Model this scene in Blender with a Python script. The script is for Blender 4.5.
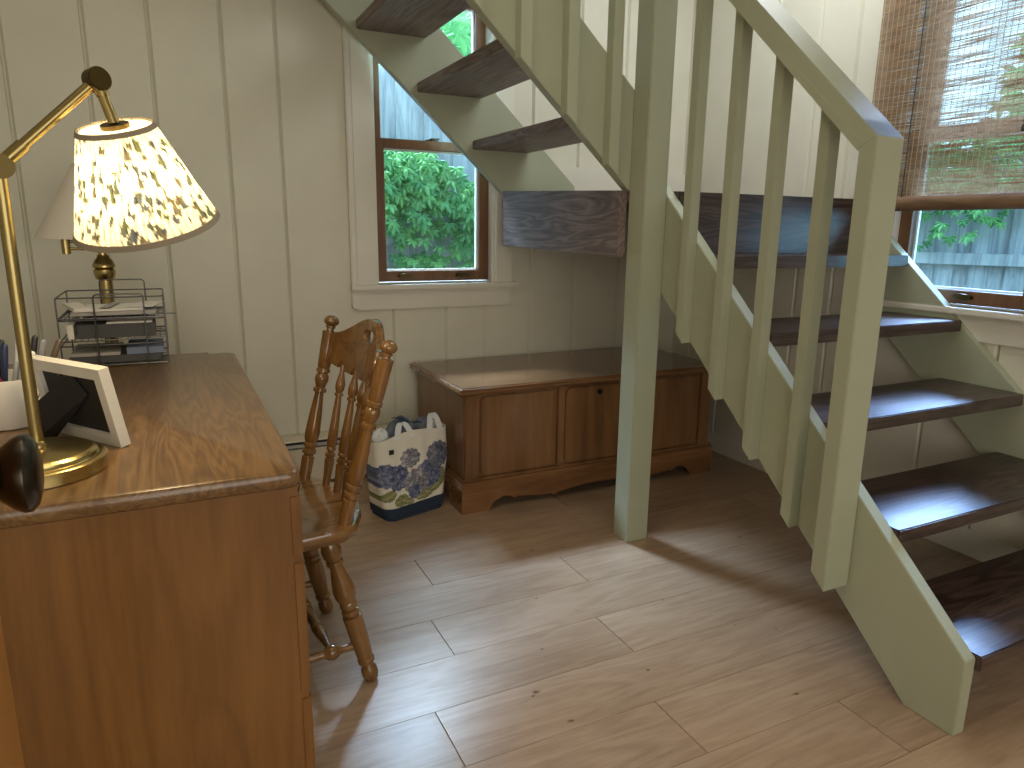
import bpy, bmesh, math, random
from mathutils import Vector, Matrix
random.seed(7)
SC = bpy.context.scene
for o in list(bpy.data.objects): bpy.data.objects.remove(o)
COL = SC.collection
PI = math.pi

# ------------------------------------------------------------------ camera
F, YAW, PITCH, ROLL, EYE = 697.6, 0.457390319, 0.219271306, 0.0130837541, 1.1
cy, sy, cp, sp, cr, sr = math.cos(YAW), math.sin(YAW), math.cos(PITCH), math.sin(PITCH), math.cos(ROLL), math.sin(ROLL)
fw = Vector((sy*cp, cy*cp, -sp)); rt = Vector((cy, -sy, 0)); up = rt.cross(fw)
rt, up = cr*rt + sr*up, -sr*rt + cr*up
cam = bpy.data.cameras.new('camera'); cam.sensor_width = 36; cam.lens = 36*F/1024; cam.clip_start = .02
co = bpy.data.objects.new('camera', cam); COL.objects.link(co)
co.matrix_world = Matrix(((rt.x, up.x, -fw.x, 0), (rt.y, up.y, -fw.y, 0), (rt.z, up.z, -fw.z, EYE), (0, 0, 0, 1)))
SC.camera = co
# ------------------------------------------------------------------ world, lights, exposure
SC.view_settings.view_transform = 'Standard'; SC.view_settings.look = 'None'
SC.view_settings.exposure = 0.08; SC.view_settings.gamma = 1; SC.view_settings.use_curve_mapping = False
w = bpy.data.worlds.new('overcast_sky'); SC.world = w; w.use_nodes = True
nt = w.node_tree; bg = nt.nodes['Background']
bg.inputs[0].default_value = (.36, .72, 1.0, 1); bg.inputs[1].default_value = 4.6
def area(name, loc, target, size, power, col, spread=180):
    l = bpy.data.lights.new(name, 'AREA'); l.shape = 'RECTANGLE'; l.size, l.size_y = size; l.energy = power; l.color = col; l.spread = math.radians(spread)
    o = bpy.data.objects.new(name, l); COL.objects.link(o); o.location = loc
    o.rotation_euler = (Vector(target)-Vector(loc)).to_track_quat('-Z', 'Y').to_euler(); return o
area('daylight_over_back_fence', (1.0, 5.7, 4.6), (1.15, 2.4, .6), (2.6, 1.8), 900, (.55, .75, 1), 80)
area('daylight_over_side_fence', (5.7, 3.1, 4.2), (2.1, 1.15, .55), (2.2, 1.8), 360, (.34, .55, 1), 60)
area('upstairs_light', (1.9, 2.2, 2.50), (1.95, 2.6, 0), (1.0, 1.2), 20, (.93, .98, 1))
area('ceiling_fill', (.0, 1.0, 2.48), (.0, 1.0, 0), (1.2, 1.2), 9, (1, .90, .70))  # added fill under the unseen ceiling, lifts walls and desk top
area('rear_fill', (.5, -1.45, 1.0), (.9, 1.5, .15), (2.6, 1.2), 31, (1, .95, .86))  # added soft fill behind the camera; the front wall has no window

# ------------------------------------------------------------------ materials
def mat(name, col=(.8, .8, .8), rough=.5, metal=0, spec=.5, coat=0):
    m = bpy.data.materials.new(name); m.use_nodes = True
    b = m.node_tree.nodes['Principled BSDF']
    b.inputs['Base Color'].default_value = (*col, 1); b.inputs['Roughness'].default_value = rough
    b.inputs['Metallic'].default_value = metal; b.inputs['Specular IOR Level'].default_value = spec
    b.inputs['Coat Weight'].default_value = coat; b.inputs['Coat Roughness'].default_value = .12
    return m
def ramp(nt, stops):
    r = nt.nodes.new('ShaderNodeValToRGB'); e = r.color_ramp.elements
    while len(e) < len(stops): e.new(.5)
    for k, (p, c) in zip(e, stops): k.position = p; k.color = (*c, 1)
    return r
def noise(nt, coord, scale, detail=4, rough=.55, dist=0):
    n = nt.nodes.new('ShaderNodeTexNoise'); n.inputs['Scale'].default_value = scale; n.inputs['Detail'].default_value = detail
    n.inputs['Roughness'].default_value = rough; n.inputs['Distortion'].default_value = dist
    nt.links.new(coord, n.inputs['Vector']); return n
def mapped(nt, scale, attr=False):
    tc = nt.nodes.new('ShaderNodeTexCoord'); mp = nt.nodes.new('ShaderNodeMapping'); mp.inputs['Scale'].default_value = scale
    nt.links.new(tc.outputs['Object'], mp.inputs['Vector']); return mp.outputs[0]
def paint(name, col, var=.05, rough=.45, bump=.02):
    m = mat(name, col, rough); t = m.node_tree; b = t.nodes['Principled BSDF']
    v = mapped(t, (1, 1, 1)); n = noise(t, v, 6, 5)
    r = ramp(t, [(.3, tuple(c*(1-var) for c in col)), (.7, tuple(min(1, c*(1+var)) for c in col))])
    t.links.new(n.outputs['Fac'], r.inputs[0]); t.links.new(r.outputs[0], b.inputs['Base Color'])
    n2 = noise(t, v, 90, 3); bp = t.nodes.new('ShaderNodeBump'); bp.inputs['Strength'].default_value = bump*3; bp.inputs['Distance'].default_value = .004
    t.links.new(n2.outputs['Fac'], bp.inputs['Height']); t.links.new(bp.outputs[0], b.inputs['Normal'])
    return m
def wood(name, dark, mid, light, axis='X', rough=.35, scale=1.0, coat=0, fig=1.0, bump=.1, tone=False, spec=.5, freq=None, amp=.35):
    """timber with grain running along axis; figure = stretched distorted noise rings plus fine pores"""
    m = mat(name, mid, rough, coat=coat, spec=spec); t = m.node_tree; b = t.nodes['Principled BSDF']
    s = {'X': (.10, 1, 1), 'Y': (1, .10, 1), 'Z': (1, 1, .10)}[axis]
    tc = t.nodes.new('ShaderNodeTexCoord'); src = tc.outputs['Object']
    if tone:
        at = t.nodes.new('ShaderNodeAttribute'); at.attribute_name = 'tone'
        vm = t.nodes.new('ShaderNodeVectorMath'); vm.operation = 'MULTIPLY_ADD'
        vm.inputs[1].default_value = (17, 31, 23); t.links.new(at.outputs['Color'], vm.inputs[0]); t.links.new(src, vm.inputs[2]); src = vm.outputs[0]
    mp = t.nodes.new('ShaderNodeMapping'); mp.inputs['Scale'].default_value = tuple(q*scale for q in s); t.links.new(src, mp.inputs['Vector'])
    n1 = noise(t, mp.outputs[0], 7, 3, .5, 1.2*fig)
    ml = t.nodes.new('ShaderNodeMath'); ml.operation = 'MULTIPLY'; ml.inputs[1].default_value = freq or 7*fig+3
    fr = t.nodes.new('ShaderNodeMath'); fr.operation = 'PINGPONG'; fr.inputs[1].default_value = 1
    t.links.new(n1.outputs['Fac'], ml.inputs[0]); t.links.new(ml.outputs[0], fr.inputs[0])
    n2 = noise(t, mp.outputs[0], 60, 5, .7, .3)
    n3 = noise(t, src, 2.2, 3, .5)
    a1 = t.nodes.new('ShaderNodeMath'); a1.operation = 'MULTIPLY_ADD'; a1.inputs[1].default_value = amp; t.links.new(fr.outputs[0], a1.inputs[0])
    a2 = t.nodes.new('ShaderNodeMath'); a2.operation = 'MULTIPLY_ADD'; a2.inputs[1].default_value = .5; a2.inputs[2].default_value = -.14
    t.links.new(n2.outputs['Fac'], a2.inputs[0]); t.links.new(a2.outputs[0], a1.inputs[2])
    a3 = t.nodes.new('ShaderNodeMath'); a3.operation = 'MULTIPLY_ADD'; a3.inputs[1].default_value = .5
    t.links.new(n3.outputs['Fac'], a3.inputs[0]); t.links.new(a1.outputs[0], a3.inputs[2])
    r = ramp(t, [(.2, dark), (.5, mid), (.85, light)]); t.links.new(a3.outputs[0], r.inputs[0])
    outc = r.outputs[0]
    if tone:
        mx = t.nodes.new('ShaderNodeMix'); mx.data_type = 'RGBA'; mx.blend_type = 'MULTIPLY'; mx.inputs[0].default_value = 1
        rr = ramp(t, [(0, (.88, .86, .84)), (1, (1.08, 1.08, 1.08))]); t.links.new(at.outputs['Fac'], rr.inputs[0])
        t.links.new(outc, mx.inputs[6]); t.links.new(rr.outputs[0], mx.inputs[7]); outc = mx.outputs[2]
        prev = None      # knots in the oak at the places they have
        for kx, ky, kr_ in KNOTS:
            ds = t.nodes.new('ShaderNodeVectorMath'); ds.operation = 'SUBTRACT'; ds.inputs[1].default_value = (kx, ky, 0); t.links.new(tc.outputs['Object'], ds.inputs[0])
            sc_ = t.nodes.new('ShaderNodeVectorMath'); sc_.operation = 'MULTIPLY'; sc_.inputs[1].default_value = (.55/kr_, 1/kr_, 0); t.links.new(ds.outputs[0], sc_.inputs[0])
            ln = t.nodes.new('ShaderNodeVectorMath'); ln.operation = 'LENGTH'; t.links.new(sc_.outputs[0], ln.inputs[0])
            if prev is None: prev = ln.outputs['Value']
            else:
                mn = t.nodes.new('ShaderNodeMath'); mn.operation = 'MINIMUM'; t.links.new(prev, mn.inputs[0]); t.links.new(ln.outputs['Value'], mn.inputs[1]); prev = mn.outputs[0]
        nk = noise(t, src, 120, 3); ad = t.nodes.new('ShaderNodeMath'); ad.operation = 'MULTIPLY_ADD'; ad.inputs[1].default_value = .9; t.links.new(nk.outputs['Fac'], ad.inputs[0]); t.links.new(prev, ad.inputs[2])
        kr = ramp(t, [(.55, (.16, .10, .07)), (.85, (.55, .46, .38)), (1.0, (1, 1, 1))]); t.links.new(ad.outputs[0], kr.inputs[0])
        m2 = t.nodes.new('ShaderNodeMix'); m2.data_type = 'RGBA'; m2.blend_type = 'MULTIPLY'; m2.inputs[0].default_value = .85
        t.links.new(outc, m2.inputs[6]); t.links.new(kr.outputs[0], m2.inputs[7]); outc = m2.outputs[2]
    t.links.new(outc, b.inputs['Base Color'])
    bp = t.nodes.new('ShaderNodeBump'); bp.inputs['Strength'].default_value = bump; bp.inputs['Distance'].default_value = .003
    t.links.new(a2.outputs[0], bp.inputs['Height']); t.links.new(bp.outputs[0], b.inputs['Normal'])
    return m
def attr_mat(name, rough=.8, trans=0.0, attr='pattern'):
    m = mat(name, (.8, .8, .8), rough, spec=.2); t = m.node_tree; b = t.nodes['Principled BSDF']
    at = t.nodes.new('ShaderNodeAttribute'); at.attribute_name = attr
    t.links.new(at.outputs['Color'], b.inputs['Base Color'])
    if trans:
        tl = t.nodes.new('ShaderNodeBsdfTranslucent'); t.links.new(at.outputs['Color'], tl.inputs[0])
        mx = t.nodes.new('ShaderNodeMixShader'); mx.inputs[0].default_value = trans
        t.links.new(b.outputs[0], mx.inputs[1]); t.links.new(tl.outputs[0], mx.inputs[2]); t.links.new(mx.outputs[0], t.nodes['Material Output'].inputs[0])
    return m
M = {}
KNOTS = [(.72, 1.31, .012), (.708, 1.30, .007), (.746, 1.186, .010), (1.022, 1.266, .008), (1.377, 1.33, .006), (1.275, 1.53, .006), (1.066, 1.993, .010), (1.177, 1.972, .009), (1.817, 1.771, .011), (1.293, 1.035, .010), (1.468, 1.265, .006), (.93, 1.70, .006), (.82, 1.46, .006)]
M['wall'] = paint('cream_board_paint', (.71, .69, .575), .03, .42)
M['trim'] = paint('cream_trim_paint', (.75, .725, .63), .03, .35)
M['ceil'] = paint('white_ceiling_paint', (.8, .78, .73), .02, .7)
M['green'] = paint('sage_green_paint', (.40, .425, .305), .04, .38)
M['floor'] = wood('oak_floor', (.31, .205, .130), (.445, .315, .215), (.55, .42, .315), 'X', .30, 1.6, fig=.9, bump=.05, tone=True, spec=.5, freq=11, amp=.17)
M['tread_y'] = wood('dark_stained_tread', (.012, .006, .005), (.040, .022, .018), (.11, .068, .056), 'X', .30, 1.5, fig=1.1, bump=.45, spec=.6, freq=16)
M['tread_x'] = wood('dark_stained_board', (.065, .045, .040), (.18, .132, .118), (.31, .245, .225), 'Y', .42, 1.5, fig=1.1, bump=.4, spec=.5, freq=16)
M['desk'] = wood('maple_desk_wood', (.085, .041, .013), (.165, .086, .030), (.255, .145, .056), 'Y', .30, 1.9, fig=.8, bump=.05, coat=.25, freq=22, amp=.36)
M['desk_z'] = wood('maple_desk_panel', (.135, .055, .011), (.205, .090, .019), (.28, .130, .032), 'Z', .34, 1.2, fig=.6, bump=.04, freq=12, amp=.2)
M['chest'] = wood('cedar_chest_panel', (.11, .047, .017), (.195, .090, .032), (.27, .135, .055), 'Z', .3, 1.0, fig=.5, bump=.06, coat=.2)
M['chest_x'] = wood('cedar_chest_board', (.11, .047, .017), (.20, .090, .033), (.29, .145, .06), 'X', .24, 1.3, fig=.6, bump=.05, coat=.5)
M['chair'] = wood('chair_maple', (.10, .045, .011), (.18, .086, .023), (.27, .135, .042), 'Z', .2, 1.6, fig=.5, bump=.03, coat=.6)
M['chair_seat'] = wood('chair_seat_maple', (.11, .048, .013), (.19, .090, .026), (.26, .132, .046), 'X', .2, 1.6, fig=.6, bump=.03, coat=.6)
M['sash'] = wood('stained_window_wood', (.10, .042, .016), (.165, .075, .030), (.23, .115, .05), 'Z', .35, 1.5, fig=.5, bump=.04)
M['door'] = wood('door_wood', (.33, .145, .034), (.40, .18, .045), (.46, .21, .056), 'Z', .35, 1.0, fig=.5, bump=.03)
M['brass'] = mat('aged_brass', (.46, .36, .15), .26, 1)
M['midbrass'] = mat('brushed_brass', (.34, .265, .11), .3, 1)
M['dkbrass'] = mat('dark_antique_brass', (.12, .088, .034), .38, 1)
M['bronze'] = mat('dark_bronze', (.075, .062, .048), .25, 1)
M['wire'] = mat('grey_steel_wire', (.105, .105, .11), .35, .8)
M['black'] = mat('black_backing', (.012, .012, .012), .55)
M['white'] = mat('white_lacquer', (.74, .71, .64), .35)
M['ceramic'] = mat('white_ceramic', (.80, .77, .70), .18, coat=.4)
M['paper'] = mat('white_paper', (.72, .69, .62), .8); M['greypaper'] = mat('grey_paper', (.38, .36, .32), .8)
M['darkgrey'] = mat('dark_grey_card', (.05, .05, .05), .6); M['bluepaper'] = mat('blue_grey_card', (.16, .20, .30), .6)
M['navy'] = mat('navy_canvas', (.018, .032, .060), .9); M['strap'] = mat('white_webbing', (.72, .74, .76), .9)
M['denim'] = mat('grey_blue_cloth', (.15, .17, .20), .95); M['denim2'] = mat('slate_cloth', (.045, .07, .11), .95)
M['heater'] = paint('cream_enamel', (.62, .56, .44), .03, .35); M['slot'] = mat('dark_slot', (.02, .018, .015), .6); M['alu'] = mat('aluminium_fin', (.35, .34, .32), .45, .6)
M['shade2'] = mat('white_linen_shade', (.72, .67, .58), .9)
M['shade'] = attr_mat('pleated_printed_cotton', .9, .55)
M['lining'] = mat('white_shade_lining', (.85, .82, .74), .9)
M['bagprint'] = attr_mat('printed_canvas', .95)
M['ink'] = mat('dark_blue_glaze', (.03, .05, .16), .3)
M['leaf'] = attr_mat('creeper_leaf', .55, .35)
M['fence'] = wood('weathered_fence_board', (.26, .27, .28), (.42, .43, .44), (.58, .58, .57), 'Z', .9, 2.0, fig=.6, bump=.1, tone=False)
M['bounce_absorber'] = paint('dark_absorber_skin', (.045, .038, .032), .3, .9)  # kept dark so the added outer skin returns little light
M['soil'] = paint('ground_soil', (.12, .13, .07), .4, .95)
def plain(n, c, r=.5): M[n] = mat(n, c, r); return M[n]
g = bpy.data.materials.new('window_glass'); g.use_nodes = True; t = g.node_tree; t.nodes.clear()
o_ = t.nodes.new('ShaderNodeOutputMaterial'); tr = t.nodes.new('ShaderNodeBsdfTransparent'); tr.inputs[0].default_value = (.95, .97, .98, 1)
gl = t.nodes.new('ShaderNodeBsdfGlossy'); gl.inputs['Roughness'].default_value = .03; mx = t.nodes.new('ShaderNodeMixShader')
fn = t.nodes.new('ShaderNodeFresnel'); fn.inputs[0].default_value = 1.3
t.links.new(fn.outputs[0], mx.inputs[0]); t.links.new(tr.outputs[0], mx.inputs[1]); t.links.new(gl.outputs[0], mx.inputs[2]); t.links.new(mx.outputs[0], o_.inputs[0])
M['glass'] = g
g = bpy.data.materials.new('woven_bamboo'); g.use_nodes = True; t = g.node_tree; b = t.nodes['Principled BSDF']
b.inputs['Roughness'].default_value = .7
v1 = mapped(t, (1, 5, 420)); n1 = noise(t, v1, 1, 2, .6); v2 = mapped(t, (1, 9, 90)); n2 = noise(t, v2, 1, 3, .6)
r1 = ramp(t, [(.3, (.22, .12, .06)), (.55, (.40, .25, .135)), (.8, (.56, .40, .25))]); t.links.new(n2.outputs['Fac'], r1.inputs[0])
t.links.new(r1.outputs[0], b.inputs['Base Color'])
tl = t.nodes.new('ShaderNodeBsdfTranslucent'); t.links.new(r1.outputs[0], tl.inputs[0]); m1 = t.nodes.new('ShaderNodeMixShader'); m1.inputs[0].default_value = .4
t.links.new(b.outputs[0], m1.inputs[1]); t.links.new(tl.outputs[0], m1.inputs[2])
r2 = ramp(t, [(.40, (0, 0, 0)), (.66, (1, 1, 1))]); t.links.new(n1.outputs['Fac'], r2.inputs[0])
tr = t.nodes.new('ShaderNodeBsdfTransparent'); m2 = t.nodes.new('ShaderNodeMixShader')
t.links.new(r2.outputs[0], m2.inputs[0]); t.links.new(m1.outputs[0], m2.inputs[1]); t.links.new(tr.outputs[0], m2.inputs[2]); t.links.new(m2.outputs[0], t.nodes['Material Output'].inputs[0])
M['bamboo'] = g
M['bamboo_rail'] = wood('bamboo_rail', (.10, .05, .022), (.18, .10, .048), (.26, .155, .08), 'Y', .6, 3, fig=.4)

# ------------------------------------------------------------------ mesh helpers
class MB:
    def __init__(s): s.v = []; s.f = []
    def add(s, vs, fs):
        n = len(s.v); s.v += [Vector(v) for v in vs]; s.f += [[i+n for i in f] for f in fs]; return s
    def box(s, x0, x1, y0, y1, z0, z1):
        return s.add([(x, y, z) for z in (z0, z1) for y in (y0, y1) for x in (x0, x1)],
                     [(0, 2, 3, 1), (4, 5, 7, 6), (0, 1, 5, 4), (2, 6, 7, 3), (0, 4, 6, 2), (1, 3, 7, 5)])
    def prism(s, pts, axis, a, b):
        def P(u, v, h): return {'x': (h, u, v), 'y': (u, h, v), 'z': (u, v, h)}[axis]
        n = len(pts)
        return s.add([P(u, v, a) for u, v in pts]+[P(u, v, b) for u, v in pts],
                     [list(range(n))[::-1], list(range(n, 2*n))]+[(i, (i+1) % n, n+(i+1) % n, n+i) for i in range(n)])
    def lathe(s, prof, p0, p1, seg=20):
        p0, p1 = Vector(p0), Vector(p1); d = p1-p0; L = d.length; d.normalize()
        a = d.orthogonal().normalized(); b = d.cross(a); vs = []; fs = []
        for t_, r in prof:
            for k in range(seg):
                an = 2*PI*k/seg; vs.append(p0+d*(t_*L)+(a*math.cos(an)+b*math.sin(an))*max(r, 1e-4))
        m = len(prof)
        for i in range(m-1):
            for k in range(seg): fs.append((i*seg+k, i*seg+(k+1) % seg, (i+1)*seg+(k+1) % seg, (i+1)*seg+k))
        fs.append(list(range(seg))[::-1]); fs.append([(m-1)*seg+k for k in range(seg)])
        return s.add(vs, fs)
    def cyl(s, p0, p1, r, seg=16): return s.lathe([(0, r), (1, r)], p0, p1, seg)
    def tube(s, pts, r, seg=8, closed=False):
        pts = [Vector(p) for p in pts]; n = len(pts); vs = []; fs = []; ref = None
        for i, p in enumerate(pts):
            q0 = pts[i-1] if (i > 0 or closed) else p; q1 = pts[(i+1) % n] if (i < n-1 or closed) else p
            d = (q1-q0).normalized()
            if ref is None: ref = d.orthogonal().normalized()
            a = (ref-d*ref.dot(d)).normalized(); ref = a; b = d.cross(a)
            for k in range(seg): vs.append(p+(a*math.cos(2*PI*k/seg)+b*math.sin(2*PI*k/seg))*r)
        for i in range(n if closed else n-1):
            j = (i+1) % n
            for k in range(seg): fs.append((i*seg+k, i*seg+(k+1) % seg, j*seg+(k+1) % seg, j*seg+k))
        if not closed: fs += [list(range(seg))[::-1], [(n-1)*seg+k for k in range(seg)]]
        return s.add(vs, fs)
    def build(s, name, m, parent=None, smooth=False, bevel=0, xf=None, local=False, base=None):
        off = Vector((0, 0, 0))
        if parent is not None and not local: off = world_loc(parent)
        if base is not None: off = Vector(base)
        me = bpy.data.meshes.new(name); me.from_pydata([(xf @ v if xf else v)-off for v in s.v], [], s.f)
        bm = bmesh.new(); bm.from_mesh(me)
        bmesh.ops.recalc_face_normals(bm, faces=bm.faces)
        if bevel: bmesh.ops.bevel(bm, geom=[e for e in bm.edges if len(e.link_faces) == 2 and e.calc_face_angle(0) > .5], offset=bevel, segments=2, affect='EDGES', clamp_overlap=True)
        if smooth:
            for f in bm.faces: f.smooth = True
            for e in bm.edges:
                if len(e.link_faces) == 2 and e.calc_face_angle(0) > .7: e.smooth = False
        bm.to_mesh(me); bm.free(); me.materials.append(m)
        o = bpy.data.objects.new(name, me); COL.objects.link(o)
        if parent is not None: o.parent = parent
        if base is not None: o.location = base
        return o
def world_loc(o):
    v = Vector(o.location)
    while o.parent: o = o.parent; v += Vector(o.location)
    return v
def thing(name, label, cat, loc=(0, 0, 0), rz=0, group=None, kind=None):
    o = bpy.data.objects.new(name, None); COL.objects.link(o); o.location = loc; o.rotation_euler = (0, 0, rz); o.empty_display_size = .1
    return tag(o, label, cat, group, kind)
def tag(o, label=None, cat=None, group=None, kind=None):
    if label: o['label'] = label
    if cat: o['category'] = cat
    if group: o['group'] = group
    if kind: o['kind'] = kind
    return o
def struct(o): o['kind'] = 'structure'; return o
def fillet(pts, r, n=5):
    out = []; L = len(pts)
    for i, p in enumerate(pts):
        p = Vector(p); a = Vector(pts[i-1]); b = Vector(pts[(i+1) % L])
        if i in (0, L-1) and False: out.append(p); continue
        d0 = (a-p); d1 = (b-p); q = min(r, d0.length*.45, d1.length*.45); s0 = p+d0.normalized()*q; s1 = p+d1.normalized()*q
        for k in range(n+1):
            u = k/n; out.append(s0*(1-u)**2+p*2*u*(1-u)+s1*u*u)
    return out
def from_curve(loops, depth):
    """flat outline with holes, extruded: returns a bmesh in the XY plane"""
    c = bpy.data.curves.new('outline', 'CURVE'); c.dimensions = '2D'; c.fill_mode = 'BOTH'; c.extrude = depth/2
    for lp in loops:
        s = c.splines.new('POLY'); s.points.add(len(lp)-1); s.use_cyclic_u = True
        for p, q in zip(s.points, lp): p.co = (q[0], q[1], 0, 1)
    o = bpy.data.objects.new('outline', c); me = bpy.data.meshes.new_from_object(o)
    bm = bmesh.new(); bm.from_mesh(me); bmesh.ops.remove_doubles(bm, verts=bm.verts, dist=1e-5)
    bpy.data.objects.remove(o); bpy.data.curves.remove(c); bpy.data.meshes.remove(me); return bm

# ------------------------------------------------------------------ room shell
WX, WY, CZ = 2.45, 3.0, 2.52
LX, FY = -1.15, -1.6
def board_wall(name, u0, u1, z0, z1, hole, grooves, place, nrm):
    """boarded wall with V grooves (u = along the wall); hole=(ua,ub,za,zb); has real thickness"""
    us = sorted(set([u0, u1]+([hole[0], hole[1]] if hole else [])+[q for gq in grooves for q in (gq-.008, gq-.005, gq-.001, gq+.009)]))
    zs = sorted(set([z0, z1]+([hole[2], hole[3]] if hole else [])))
    dep = lambda u: .013 if any(-.006 < u-q < .0005 for q in grooves) else 0
    mb = MB(); idx = {}
    def vid(u, z, back):
        k = (round(u, 5), z, back)
        if k not in idx: idx[k] = len(mb.v); mb.v.append(Vector(place(u, z, .09 if back else dep(u))))
        return idx[k]
    def inhole(i, j): return hole and 0 <= i < len(us)-1 and 0 <= j < len(zs)-1 and us[i] >= hole[0]-1e-6 and us[i+1] <= hole[1]+1e-6 and zs[j] >= hole[2]-1e-6 and zs[j+1] <= hole[3]+1e-6
    solid = lambda i, j: 0 <= i < len(us)-1 and 0 <= j < len(zs)-1 and not inhole(i, j)
    for i in range(len(us)-1):
        for j in range(len(zs)-1):
            if not solid(i, j): continue
            a, b, c, d = (us[i], zs[j]), (us[i+1], zs[j]), (us[i+1], zs[j+1]), (us[i], zs[j+1])
            mb.f.append([vid(*q, 0) for q in (a, b, c, d)]); mb.f.append([vid(*q, 1) for q in (d, c, b, a)])
            for (p, q), (ii, jj) in (((a, b), (i, j-1)), ((b, c), (i+1, j)), ((c, d), (i, j+1)), ((d, a), (i-1, j))):
                if not solid(ii, jj): mb.f.append([vid(*p, 0), vid(*p, 1), vid(*q, 1), vid(*q, 0)])
    return struct(mb.build(name, M['wall']))
board_wall('wall_back', LX, WX, -.1, CZ, (.81, 1.378, .855, 2.10), [-.99, -.71, -.43, -.19, .013, .254, .448, .885, 1.134, 1.328, 1.567, 1.812, 2.07, 2.28],
           lambda u, z, d: (u, WY+d, z), (0, -1, 0))
board_wall('wall_right', FY, WY, -.1, CZ, (1.25, 1.79, .855, 2.10), [-1.3, -1, -.7, -.42, -.15, .12, .38, .6, .86, 1.10, 1.34, 1.56, 1.87, 2.015, 2.20, 2.42, 2.63, 2.86],
           lambda u, z, d: (WX+d, u, z), (-1, 0, 0))
board_wall('wall_left', FY, WY, -.1, CZ, None, [-1.2, -.8, -.4, 0, .4, .8, 1.2, 1.6, 2, 2.4, 2.8], lambda u, z, d: (LX-d, u, z), (1, 0, 0))
board_wall('wall_front', LX, WX, -.1, CZ, None, [-.8, -.4, 0, .4, .8, 1.2, 1.6, 2, 2.3], lambda u, z, d: (u, FY-d, z), (0, 1, 0))
struct(MB().box(LX-.1, WX+.1, FY-.1, WY+.1, CZ, CZ+.08).build('ceiling', M['ceil']))
# floor planks: rows run along x
mb = MB(); tones = []
y = FY; rows = []
yl = 1.533
ks = range(-18, 9)
ends = {0: [.597], -1: [1.037], -2: [.474, 2.2], -3: [.962], 1: [1.13], 2: [.671, 2.1]}
for k in ks:
    y0, y1 = yl+k*.1865, yl+(k+1)*.1865
    if y1 < FY or y0 > WY: continue
    y0, y1 = max(y0, FY), min(y1, WY)
    js = ends.get(k, [random.uniform(-.3, 1.6)])
    js = sorted(set(js+[js[0]-1.35, js[0]+1.55, LX, WX])); js = [j for j in js if LX <= j <= WX]
    for a, b in zip(js, js[1:]):
        if b-a < .02: continue
        n0 = len(mb.f); gp = .0002; c = .0005; ge = .0010
        mb.add([(a+ge, y0+gp, -.004), (b-ge, y0+gp, -.004), (b-ge, y1-gp, -.004), (a+ge, y1-gp, -.004),
                (a+ge+c, y0+gp+c, 0), (b-ge-c, y0+gp+c, 0), (b-ge-c, y1-gp-c, 0), (a+ge+c, y1-gp-c, 0)],
               [(4, 5, 6, 7), (0, 1, 5, 4), (1, 2, 6, 5), (2, 3, 7, 6), (3, 0, 4, 7)])
        tones += [random.random()]*(len(mb.f)-n0)
n0 = len(mb.f); mb.box(LX, WX, FY, WY, -.06, -.004); tones += [0]*(len(mb.f)-n0)
fl = struct(mb.build('floor', M['floor']))
at = fl.data.attributes.new('tone', 'FLOAT', 'FACE')
for i, q in enumerate(tones): at.data[i].value = q
for i, p in enumerate([(WX-.014, WX, FY, WY, 0, .095)]): struct(MB().box(*p).build('baseboard_right', M['trim'], bevel=.003))

# unseen dark outer skin, added to cut light bouncing onto the fences; openings free
def bounce_absorber(name, u0, u1, hu0, hu1, place):
    mb = MB()
    for a, b, c, d in ((u0, hu0, -.3, 2.7), (hu1, u1, -.3, 2.7), (hu0, hu1, -.3, .80), (hu0, hu1, 2.16, 2.7)):
        p, q = place(a, .128), place(b, .165)
        mb.box(min(p[0], q[0]), max(p[0], q[0]), min(p[1], q[1]), max(p[1], q[1]), c, d)
    return struct(mb.build(name, M['bounce_absorber']))
bounce_absorber('bounce_absorber_back', LX-.1, WX+.17, .78, 1.41, lambda u, d: (u, WY+d))
bounce_absorber('bounce_absorber_right', FY-.1, WY+.128, 1.22, 1.82, lambda u, d: (WX+d, u))
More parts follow.
